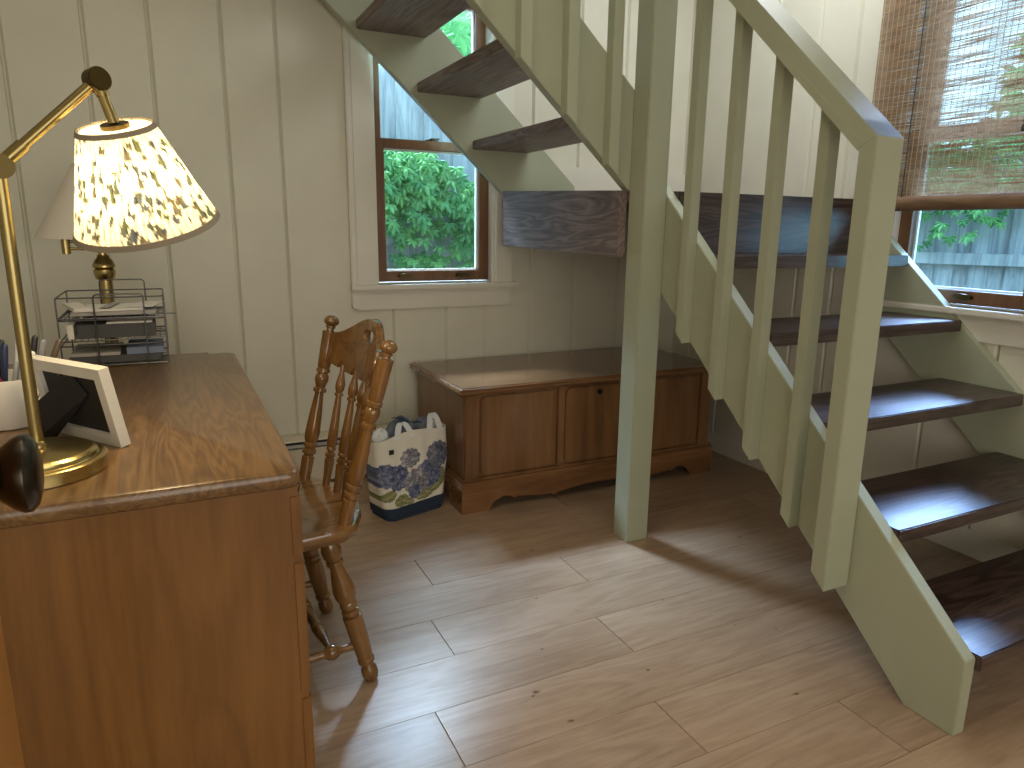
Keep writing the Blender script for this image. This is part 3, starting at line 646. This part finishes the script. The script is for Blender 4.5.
def inbag(x, y, z): return Vector((.785, 2.53, .018))+R16 @ Vector((x, y, z))
lumpy('folded_cloth', 'grey blue folded cloth stuffed in the tote bag, rising highest', inbag(-.020, .008, .305), (.054, .034, .055), M['denim'], 3)
lumpy('folded_cloth', 'slate grey cloth in the tote bag nearest the chest', inbag(.085, .008, .30), (.044, .030, .040), M['denim'], 9)
lumpy('folded_cloth', 'pale cloth in the tote bag at its left side', inbag(-.108, .005, .285), (.033, .030, .045), M['strap'], 5)
mb = MB(); strap(mb, [inbag(-.06+.012*k, -.020, .372-.0045*k+.006*math.sin(k)) for k in range(10)], .030, .008)
tag(mb.build('folded_scarf', M['denim2'], smooth=True), 'dark navy scarf strip lying across the top of the tote bag', 'scarf')

# ------------------------------------------------------------------ brass desk lamp with lit pleated shade
LP = thing('brass_desk_lamp', 'lit brass swing-arm desk lamp with pleated botanical shade', 'lamp', (-.195, 1.185, dz))
br = M['brass']
MB().lathe([(0, .088), (.04, .091), (.60, .091), (.66, .088), (.68, .080), (.72, .079), (.86, .078), (.95, .074), (1, .070)], (-.195, 1.185, dz), (-.195, 1.185, dz+.033), 64).build('base', br, LP, smooth=True)
mb = MB(); mb.lathe([(0, .013), (.5, .013), (1, .009)], (-.195, 1.205, dz+.032), (-.195, 1.205, dz+.042), 24)
mb.cyl((-.195, 1.205, dz+.03), (-.195, 1.205, 1.168), .0085, 24); mb.build('pole', M['midbrass'], LP, smooth=True)
EL = Vector((-.194, 1.205, 1.174)); TP = Vector((-.067, 1.222, 1.300))
mb = MB(); ax = Vector((-.35, 1, 0)).normalized(); mb.cyl(EL-ax*.014, EL+ax*.014, .0165, 28); mb.build('elbow_joint', M['dkbrass'], LP, bevel=.0015)
mb = MB(); mb.cyl(EL+Vector((.008, 0, .008)), TP, .0075, 20); mb.cyl(EL+Vector((.008, 0, .008)), EL+(TP-EL)*.24, .0095, 20); mb.build('arm', M['midbrass'], LP, smooth=True)
mb = MB(); ax = Vector((.5, -.85, .1)).normalized(); mb.cyl(TP-ax*.011, TP+ax*.011, .0165, 28); mb.build('elbow_joint', M['dkbrass'], LP, bevel=.0015)
# shade axis
axd = Vector((-.215, -.33, 1)).normalized()      # pointing up the axis
ST_ = Vector((-.050, 1.222, 1.238)); SB = ST_-axd*0.150
e1 = axd.cross(Vector((0, 1, 0))).normalized(); e2 = axd.cross(e1)
mb = MB(); mb.cyl(TP+Vector((.002, 0, -.008)), ST_+axd*.004, .0075, 18); mb.cyl(TP+Vector((.003, 0, -.010)), TP+(ST_-TP)*.35, .0090, 18); mb.build('neck', br, LP, smooth=True)
NP, NZ = 360, 40; vs = []; cols = []
rg = random.Random(11)
leafs = []
for _ in range(330):
    leafs.append((rg.uniform(0, 1), rg.uniform(.02, .98), rg.uniform(.0035, .008), rg.uniform(.03, .08), rg.choice([(.09, .10, .05), (.075, .085, .065), (.07, .078, .095), (.11, .095, .065)])))
rt_, rb_ = .051, .104
for j in range(NZ+1):
    v = j/NZ
    for i in range(NP):
        u = i/NP; an = 2*PI*u
        r_ = rt_+(rb_-rt_)*v+.0016*math.cos(an*72)*(1-.2*v)
        vs.append(ST_-axd*(0.150*v)+(e1*math.cos(an)+e2*math.sin(an))*r_)
        c_ = (.70, .67, .52)
        uu = u+.004*math.sin(40*v+u*200)
        for lu, lvv, a_, b_, cc in leafs:
            du = (uu-lu+.5) % 1-.5
            if (du/a_)**2+((v-lvv)/b_)**2 < 1: c_ = cc; break
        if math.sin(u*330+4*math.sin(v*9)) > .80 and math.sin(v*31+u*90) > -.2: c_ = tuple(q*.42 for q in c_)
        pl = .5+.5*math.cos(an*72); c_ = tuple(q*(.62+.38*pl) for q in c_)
        cols.append(c_)
mb = MB(); mb.v = vs; mb.f = [(j*NP+i, j*NP+(i+1) % NP, (j+1)*NP+(i+1) % NP, (j+1)*NP+i) for j in range(NZ) for i in range(NP)]
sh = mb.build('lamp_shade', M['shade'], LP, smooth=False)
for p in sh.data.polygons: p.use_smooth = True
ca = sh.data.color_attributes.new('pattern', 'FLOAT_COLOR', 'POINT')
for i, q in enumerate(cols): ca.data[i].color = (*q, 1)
def ring(r_, h, th, n=72): return [ST_-axd*h+(e1*math.cos(2*PI*k/n)+e2*math.sin(2*PI*k/n))*r_ for k in range(n)]
def band(name, h0, h1, r0, r1, m, th=.002):
    mb = MB(); n = 72; A = ring(r0, h0, 0)+ring(r1, h1, 0)+ring(r1-th, h1, 0)+ring(r0-th, h0, 0)
    mb.add(A, [(q*n+k, q*n+(k+1) % n, ((q+1) % 4)*n+(k+1) % n, ((q+1) % 4)*n+k) for q in range(4) for k in range(n)]); return mb.build(name, m, LP, smooth=True)
plain('taupe_binding', (.30, .25, .18), .9)
band('shade_trim', -.001, .006, rt_+.0022, rt_+.005, M['taupe_binding']); band('shade_trim', .1435, .1515, rb_+.0005, rb_+.0035, M['taupe_binding'])
mb = MB(); mb.add(ring(rt_-.001, .0035, 0)+ring(rt_-.001, .0025, 0), [list(range(72)), list(range(72, 144))[::-1]]+[(k, (k+1) % 72, 72+(k+1) % 72, 72+k) for k in range(72)])
dif = bpy.data.materials.new('frosted_diffuser'); dif.use_nodes = True; t = dif.node_tree
b_ = t.nodes['Principled BSDF']; b_.inputs['Base Color'].default_value = (.9, .87, .8, 1); tl = t.nodes.new('ShaderNodeBsdfTranslucent'); tl.inputs[0].default_value = (.95, .9, .8, 1); m_ = t.nodes.new('ShaderNodeMixShader'); m_.inputs[0].default_value = .7
t.links.new(b_.outputs[0], m_.inputs[1]); t.links.new(tl.outputs[0], m_.inputs[2]); t.links.new(m_.outputs[0], t.nodes['Material Output'].inputs[0])
mb.build('top_diffuser', dif, LP)
MB().cyl(ST_-axd*.002, ST_+axd*.004, .020, 32).build('shade_plate', M['dkbrass'], LP, smooth=True)
bulb_c = ST_-axd*.085
mb = MB(); mb.lathe([(0, .010), (.3, .012), (.35, .012), (1, .012)], ST_-axd*.003, ST_-axd*.04, 20); mb.build('socket', M['dkbrass'], LP, smooth=True)
l = bpy.data.lights.new('bulb_light', 'POINT'); l.energy = 4.7; l.color = (1, .78, .46); l.shadow_soft_size = .060
lo_ = bpy.data.objects.new('bulb_light', l); COL.objects.link(lo_); lo_.parent = LP; lo_.location = bulb_c-Vector(LP.location)

# ------------------------------------------------------------------ brass floor lamp behind the desk
FLP = thing('brass_floor_lamp', 'unlit brass swing-arm lamp with white shade, behind the letter trays', 'lamp', (-.172, 2.50, 0))
MB().lathe([(0, .12), (.3, .13), (.6, .12), (.8, .04), (1, .024)], (-.172, 2.5, 0), (-.172, 2.5, .06), 40).build('base', M['dkbrass'], FLP, smooth=True)
MB().lathe([(0, .019), (.92, .019), (.925, .026), (.94, .030), (.953, .030), (.956, .024), (.962, .031), (.970, .031), (.985, .024), (.99, .018), (1, .016)], (-.172, 2.5, .055), (-.172, 2.5, 1.005), 28).build('column', M['brass'], FLP, smooth=True)
mb = MB(); mb.cyl((-.172, 2.5, 1.0), (-.172, 2.5, 1.03), .012, 18); mb.tube([(-.172, 2.5, 1.022), (-.262, 2.5, 1.024)], .0045, 12); mb.build('swing_arm', M['brass'], FLP, smooth=True)
MB().cyl((-.265, 2.5, 1.008), (-.265, 2.5, 1.052), .012, 20).build('arm_hinge', M['brass'], FLP, bevel=.002)
mb = MB(); mb.tube([(-.262, 2.5, 1.045), (-.13, 2.5, 1.045)], .0045, 12); mb.cyl((-.13, 2.5, 1.04), (-.13, 2.5, 1.15), .012, 18); mb.build('swing_arm', M['brass'], FLP, smooth=True)
mb = MB(); n = 48
A = [(-.13+r_*math.cos(2*PI*k/n), 2.5+r_*math.sin(2*PI*k/n), z) for r_, z in ((.212, 1.055), (.096, 1.268), (.093, 1.268), (.209, 1.055)) for k in range(n)]
mb.add(A, [(q*n+k, q*n+(k+1) % n, ((q+1) % 4)*n+(k+1) % n, ((q+1) % 4)*n+k) for q in range(4) for k in range(n)]); mb.build('lamp_shade', M['shade2'], FLP, smooth=True)

# ------------------------------------------------------------------ letter trays
TRX0, TRX1, TRY0, TRY1 = -.252, -.015, 2.025, 2.255
def tray(z, tall, label):
    T = thing('letter_tray', label, 'letter tray', ((TRX0+TRX1)/2, (TRY0+TRY1)/2, z), group='wire letter trays on the desk')
    r = .0019; mb = MB(); x0, x1_, y0, y1 = TRX0, TRX1, TRY0, TRY1
    h = z+.056
    for zz in (z+.004,): mb.tube([(x0, y0, zz), (x1_, y0, zz), (x1_, y1, zz), (x0, y1, zz)], r, 7, closed=True)
    mb.tube(fillet([(x0, y0, h), (x1_, y0, h), (x1_, y1, h), (x0, y1, h)], .012, 4), r, 7, closed=True)
    for p in ((x0, y0), (x1_, y0), (x1_, y1), (x0, y1)): mb.tube([(p[0], p[1], z+.004), (p[0], p[1], h)], r, 7)
    mb.build('frame', M['wire'], T, smooth=True)
    mb = MB()
    for k in range(1, 16): xx = x0+(x1_-x0)*k/16; mb.tube([(xx, y0, z+.005), (xx, y1, z+.005)], .0011, 5)
    for k in range(1, 7): yy = y0+(y1-y0)*k/7; mb.tube([(x0, yy, z+.0065), (x1_, yy, z+.0065)], .0011, 5)
    mb.build('bottom_grid', M['wire'], T)
    return T
def hoop(y, z0, z1, T):
    xa, xb = -.172, -.060
    pts = [(xa, y, z0)]+[tuple(p) for p in fillet([(xa, y, z0), (xa, y, z1), (xb, y, z1), (xb, y, z0)], .012, 4)[6:-6]]+[(xb, y, z0)]
    MB().tube(pts, .0021, 8).build('hoop', M['wire'], T, smooth=True)
T2 = tray(dz+.002, False, 'lower grey wire letter tray standing on the desk, full of dark folders')
T3 = tray(dz+.066, True, 'middle grey wire letter tray holding a dark binder')
T1 = tray(dz+.122, True, 'upper grey wire letter tray with white papers on it')
hoop(TRY0-.004, dz+.003, dz+.186, T1); hoop(TRY1+.004, dz+.003, dz+.206, T1)
def slab(name, label, cat, x0, x1_, y0, y1, z0, z1, m, rz=0, group=None, bev=.0008):
    c_ = Vector(((x0+x1_)/2, (y0+y1)/2, z0)); mb = MB().box(x0-c_.x, x1_-c_.x, y0-c_.y, y1-c_.y, 0, z1-z0)
    o = mb.build(name, m, bevel=bev); o.location = c_; o.rotation_euler = (0, 0, rz); return tag(o, label, cat, group)
zt = dz+.122+.0085
slab('notepad', 'grey spiral notepad lying in the upper letter tray under white papers', 'notepad', -.225, -.035, 2.045, 2.220, zt, zt+.010, M['greypaper'])
slab('envelope', 'white envelope with a grey stripe on the upper letter tray', 'envelope', -.195, -.065, 2.045, 2.190, zt+.011, zt+.016, M['paper'], .08)
slab('paper_sheet', 'white paper sheet at the right of the upper letter tray', 'paper', -.085, -.025, 2.060, 2.210, zt+.017, zt+.0185, M['paper'], -.2)
slab('paper_strip', 'grey paper band lying across the white envelope in the top tray', 'paper', -.150, -.130, 2.044, 2.190, zt+.0190, zt+.0205, M['greypaper'], -.15)
slab('letter_bundle', 'bundle of pale letters at the left of the upper letter tray', 'letters', -.238, -.200, 2.040, 2.210, zt+.0105, zt+.020, M['paper'], .25)
z2 = dz+.066+.0085
slab('binder', 'black binder in the middle letter tray', 'binder', -.215, -.040, 2.035, 2.230, z2, z2+.035, M['darkgrey'])
slab('document_strip', 'thin white document on top of the black binder in the middle tray', 'paper', -.150, -.045, 2.035, 2.190, z2+.0355, z2+.0385, M['paper'])
slab('card', 'pale upright card at the left end of the middle letter tray', 'card', -.236, -.222, 2.035, 2.210, z2, z2+.036, M['paper'])
z3 = dz+.002+.0085
slab('folder', 'dark folder at the bottom of the lower letter tray', 'folder', -.235, -.030, 2.035, 2.235, z3, z3+.018, M['darkgrey'])
slab('booklet', 'blue grey booklet lying on the dark folder in the lower letter tray', 'booklet', -.110, -.024, 2.035, 2.210, z3+.0185, z3+.036, M['bluepaper'])
slab('magazine', 'grey magazine on the dark folder at the left of the lower tray', 'magazine', -.235, -.125, 2.035, 2.210, z3+.0185, z3+.026, M['greypaper'])
slab('ruler', 'grey strip poking out of the right side of the upper letter tray', 'ruler', -.055, .012, 2.040, 2.054, dz+.129, dz+.131, M['wire'], .1)

# ------------------------------------------------------------------ picture frame (seen from behind)
u_ = Vector((-.582, .813, 0)); back = Vector((-.813, -.582, 0)); P0 = Vector((-.091, 1.262, dz+.0006))
upv = (Vector((0, 0, 1))*.985+back*.175).normalized(); fwd = u_.cross(upv).normalized()
if fwd.dot(back) > 0: fwd = -fwd         # fwd points to the picture side
PF = thing('picture_frame', 'white picture frame seen from behind, leaning on its black easel', 'picture frame', P0)
def fbox(mb, a0, a1, h0, h1, d0, d1):
    return mb.add([P0+u_*a+upv*h+fwd*d for d in (d0, d1) for h in (h0, h1) for a in (a0, a1)], [(0, 2, 3, 1), (4, 5, 7, 6), (0, 1, 5, 4), (2, 6, 7, 3), (0, 4, 6, 2), (1, 3, 7, 5)])
FW, FH, FD = .198, .136, .017
mb = MB(); k_ = .019
for q in ((0, FW, 0, k_), (0, FW, FH-k_, FH), (0, k_, k_, FH-k_), (FW-k_, FW, k_, FH-k_)): fbox(mb, *q, 0, FD)
mb.build('moulding', M['white'], PF)
fbox(MB(), k_, FW-k_, k_, FH-k_, .007, .010).build('backing_board', M['black'], PF)
fbox(MB(), k_, FW-k_, k_, FH-k_, .0125, .0145).build('picture_sheet', M['paper'], PF)
# easel leg: from hinge on the backing to the desk
hc = P0+u_*(FW*.34)+upv*(FH*.66)+fwd*.006
C_, B_, A_ = Vector((-.194, 1.374, dz+.001)), Vector((-.219, 1.381, dz+.001)), Vector((-.223, 1.386, dz+.056))
h1 = P0+u_*(FW*.46)+upv*(FH*.88)+fwd*.006; h2 = P0+u_*(FW*.30)+upv*(FH*.62)+fwd*.006
nn = (h2-h1).cross(B_-h1).normalized()*.0016; mb = MB(); q5 = [h1, h2, C_, B_, A_]
mb.add([p-nn for p in q5]+[p+nn for p in q5], [(4, 3, 2, 1, 0), (5, 6, 7, 8, 9)]+[(i, (i+1) % 5, 5+(i+1) % 5, 5+i) for i in range(5)])
mb.build('easel_leg', M['black'], PF)
mb = MB(); hb = P0+u_*(FW*.50)+upv*(FH*.80)+fwd*.005
mb.tube([hb+(u_*math.cos(a_)+upv*math.sin(a_))*.007 for a_ in [2*PI*k/14 for k in range(14)]], .0011, 6, closed=True); mb.build('hanging_ring', M['bronze'], PF, smooth=True)
for q in (.62, .50): fbox(MB(), FW*q-.003, FW*q+.003, FH*.82, FH*.82+.012, .003, .007).build('turn_clip', M['bronze'], PF)

# ------------------------------------------------------------------ pen pot with pens
PT = thing('pen_pot', 'white ceramic pen pot with blue brushwork beside the brass lamp', 'pot', (-.278, 1.505, dz))
MB().lathe([(0, .050), (.02, .055), (.06, .057), (.97, .064), (1, .064), (.999, .0605), (.97, .060), (.10, .053), (.08, .001)], (-.278, 1.505, dz), (-.278, 1.505, dz+.090), 48).build('body', M['ceramic'], PT, smooth=True)
mb = MB(); rg = random.Random(4)
for k in range(9):
    a0 = math.radians(-30+rg.uniform(-12, 22)); z0 = dz+.025+.055*k/9; pts = []
    for q in range(5):
        a_ = a0+.09*q*rg.choice((.6, 1)); zz = z0+.006*math.sin(q*1.7+k); r_ = .057+(zz-dz)/.090*.0072+.0006
        pts.append((-.278+r_*math.cos(a_), 1.505+r_*math.sin(a_), zz))
    mb.tube(pts, .0011, 5)
mb.build('brushwork', M['ink'], PT)
pens = [('black', (.015, .015, .018), -.012, -.012, .006, -.02, .158), ('purple', (.10, .05, .22), -.012, .02, -.004, .0, .155), ('red', (.30, .02, .03), .02, -.03, -.012, -.045, .118), ('white', (.75, .73, .68), .022, -.012, .047, -.02, .135), ('black capped', (.02, .02, .02), .022, .012, .054, .0, .160), ('grey', (.25, .25, .28), .026, .018, .066, .0, .152), ('bronze', (.10, .07, .05), .032, .01, .090, .01, .150), ('pale lilac', (.50, .46, .55), -.02, .01, -.012, .02, .162), ('dark blue', (.02, .03, .09), -.005, -.02, .012, -.03, .152), ('silver', (.5, .5, .5), .002, .0, .028, .01, .160)]
where = ['standing tall left of the lamp pole in the pen pot', 'standing near the middle of the pen pot', 'leaning low and left over the pot rim', 'with a rounded top at the right of the pen pot', 'standing upright behind the white marker', 'leaning right in the pen pot', 'leaning far right over the pot rim', 'standing tall at the back of the pen pot', 'standing at the front of the pen pot', 'standing in the centre of the pen pot']
for (nm, c_, bx, by, tx, ty, hh), wh in zip(pens, where):
    p0 = Vector((-.278+bx, 1.505+by, dz+.012)); p1 = Vector((-.278+tx, 1.505+ty, dz+hh))
    pn = thing('pen', '%s pen %s' % (nm, wh), 'pen', p0, group='pens in the white pot')
    m_ = plain('pen_'+nm.replace(' ', '_'), c_, .35)
    fat = .0075 if nm == 'white' else .0048
    MB().lathe([(0, .002), (.06, fat*.9), (.7, fat)], p0, p1, 14).build('barrel', m_, pn, smooth=True)
    MB().lathe([(.68, fat*1.12), (.96, fat*1.12), (.99, fat*.8), (1, fat*.3)], p0, p1, 14).build('cap', m_, pn, smooth=True)

# ------------------------------------------------------------------ baseboard heater
HT = thing('baseboard_heater', 'cream enamel baseboard heater along the back wall behind the chair', 'heater', (.2, 2.96, 0))
hx0, hx1 = -1.1, .93
MB().prism([(2.998, .03), (2.998, .225), (2.955, .225), (2.935, .212), (2.933, .205), (2.953, .216), (2.990, .218), (2.990, .03)], 'x', hx0, hx1).build('back_cover', M['heater'], HT)
MB().box(hx0+.01, hx1-.01, 2.945, 2.990, .06, .20).build('fin_core', M['slot'], HT)
MB().prism([(2.936, .180), (2.940, .176), (2.952, .192), (2.949, .196)], 'x', hx0, hx1).build('damper', M['alu'], HT)
MB().prism([(2.932, .022), (2.932, .166), (2.944, .172), (2.944, .022)], 'x', hx0, hx1).build('front_panel', M['heater'], HT, bevel=.002)
for q in (hx0-.004, hx1-.004): MB().box(q, q+.008, 2.930, 2.998, 0, .226).build('end_cap', M['heater'], HT, bevel=.002)

# ------------------------------------------------------------------ door at the left with dark bronze knob
DR = thing('door_1', 'open honey brown wooden door at the left edge with a dark bronze knob', 'door', (-.175, .3, 0)); DR['kind'] = 'structure'
MB().box(-.196, -.158, -.10, .700, .012, 2.03).build('door_leaf', M['door'], DR, bevel=.002)
kp = Vector((-.158, .527, .940))
MB().lathe([(0, .030), (.05, .030), (.09, .022), (.14, .0095), (.48, .0090), (.56, .0105), (.64, .0140), (.72, .0190), (.80, .0238), (.86, .0258), (.91, .0256), (.955, .022), (.985, .015), (1, .004)], kp, kp+Vector((.073, 0, 0)), 48).build('door_knob', M['bronze'], DR, smooth=True)

# ------------------------------------------------------------------ outdoors
struct(MB().box(-6, 12, WY+.12, 14, -.35, -.30).build('ground', M['soil']))
struct(MB().box(WX+.12, 12, -8, WY+.12, -.35, -.30).build('ground', M['soil']))
def fence(label, A, B, h0, h1, rails, out):
    A, B = Vector((*A, 0)), Vector((*B, 0)); d = (B-A); L = d.length; d.normalize(); nv = Vector((-d.y, d.x, 0))*out
    Fn = thing('fence', label, 'fence', A+Vector((0, 0, h0)))
    rg = random.Random(int(L*100)); k = 0; x = 0; bd = MB()
    while x < L:
        w_ = .098+rg.uniform(-.006, .006); tp = h1+rg.uniform(-.02, .02); o_ = .019*(k % 2)
        P = [A+d*x+nv*o_, A+d*(x+w_)+nv*o_, A+d*(x+w_)+nv*(o_+.018), A+d*x+nv*(o_+.018)]
        bd.add([p+Vector((0, 0, h0)) for p in P]+[p+Vector((0, 0, tp)) for p in P], [(3, 2, 1, 0), (4, 5, 6, 7)]+[(i, (i+1) % 4, 4+(i+1) % 4, 4+i) for i in range(4)])
        x += w_-.004; k += 1
    bd.build('boards', M['fence'], Fn)
    for rz in rails:
        P = [A-nv*.04, B-nv*.04, B-nv*.002, A-nv*.002]
        MB().add([p+Vector((0, 0, rz-.035)) for p in P]+[p+Vector((0, 0, rz+.035)) for p in P], [(3, 2, 1, 0), (4, 5, 6, 7)]+[(i, (i+1) % 4, 4+(i+1) % 4, 4+i) for i in range(4)]).build('rail', M['fence'], Fn)
    return Fn
fence('weathered grey board fence outside the left window behind the creeper', (-.5, 4.5), (3.6, 4.5), -.3, 2.05, (.30, 1.02), 1)
fence('weathered grey board fence outside the right window', (3.95, 3.9), (5.6, .6), -.3, 1.62, (.20, .95), 1)
def creeper(name, label, spots, seed, size=(.055, .085), cat='creeper'):
    """leaf clusters of five leaflets each"""
    rg = random.Random(seed); mb = MB(); cols = []
    for (px, py, pz), face in spots:
        s_ = rg.uniform(*size); tilt = rg.uniform(-.5, .5); base = Vector((px, py, pz)); f = (Vector(face)+Vector((rg.uniform(-.5, .5), rg.uniform(-.5, .5), rg.uniform(-.1, .6)))).normalized()
        a = f.cross(Vector((0, 0, 1))).normalized(); b = a.cross(f).normalized()
        g_ = rg.random(); col = (.12+.17*g_, .32+.28*g_, .13+.09*g_)
        for k in range(5):
            an = math.radians(-90+(k-2)*48)+tilt; L = s_*(1-.12*abs(k-2)); dr = a*math.cos(an)+b*math.sin(an); sd = f.cross(dr)
            p0 = base+f*.004; n0 = len(mb.v)
            q = [p0, p0+dr*L*.35+sd*L*.20-f*.006, p0+dr*L*.72+sd*L*.15-f*.01, p0+dr*L-f*.018, p0+dr*L*.72-sd*L*.15-f*.01, p0+dr*L*.35-sd*L*.20-f*.006, p0+dr*L*.5+f*.005]
            mb.add(q, [(0, 6, 1), (1, 6, 2), (2, 6, 3), (3, 6, 4), (4, 6, 5), (5, 6, 0)]); cols += [col]*7
    o = mb.build(name, M['leaf']); ca = o.data.color_attributes.new('pattern', 'FLOAT_COLOR', 'POINT')
    for i, q in enumerate(cols): ca.data[i].color = (*q, 1)
    return tag(o, label, cat)
rg = random.Random(21); sp = []
while len(sp) < 620:
    x, z = rg.uniform(1.0, 2.05), rg.uniform(.55, 1.66)
    top = 1.60-.45*max(0, (x-1.50))-.1*(x-1.2); den = 1.0 if z > 1.28-.25*(x-1.3) else (.50 if z > 1.05 else .22)
    if z < top and rg.random() < den: sp.append(((x, 4.44-rg.uniform(0, .20)*(1 if z > 1.1 else .5), z), (-.25, -1, .35)))
creeper('climbing_creeper', 'green five-leaved creeper climbing the fence outside the left window', sp, 5)
sp = []
A, B = Vector((3.95, 3.9, 0)), Vector((5.6, .6, 0))
while len(sp) < 700:
    u = rg.uniform(.15, .60); z = rg.uniform(.90, 1.75)
    den = 1 if z > 1.27 else (.35 if (z > 1.08 and .24 < u < .40) else .03)
    if rg.random() < den: p = A+(B-A)*u; sp.append(((p.x-.06-rg.uniform(0, .15), p.y-.03, z), (-.9, -.4, .35)))
creeper('climbing_creeper', 'green creeper spilling over the fence outside the right window', sp, 6, (.04, .065))
# shrubs and trees beyond the fences
def tree(label, c_, h, r_, n_, seed, name='garden_tree', cat='tree'):
    T = thing(name, label, cat, (c_[0], c_[1], -.3)); rg = random.Random(seed); sp = []
    for _ in range(n_):
        th, ph, q = rg.uniform(0, 2*PI), math.acos(rg.uniform(-1, 1)), rg.uniform(.65, 1)
        sp.append(((c_[0]+r_*q*math.sin(ph)*math.cos(th), c_[1]+r_*q*math.sin(ph)*math.sin(th), h+r_*1.2*q*math.cos(ph)), (-c_[0], -c_[1], 2)))
    o = creeper('foliage', None, sp, seed, (.10, .18), None); o.parent = T; o.location = -Vector(T.location)
    MB().lathe([(0, .09), (.5, .06), (1, .03)], (c_[0], c_[1], -.3), (c_[0], c_[1], h), 12).build('trunk', M['fence'], T, smooth=True)
tree('leafy garden tree beyond the fence, seen through the right window', (6.6, 2.9), 1.9, .95, 700, 31)
tree('leafy tree beyond the back fence seen through the left window', (1.6, 6.6), 2.7, 1.5, 1500, 32)
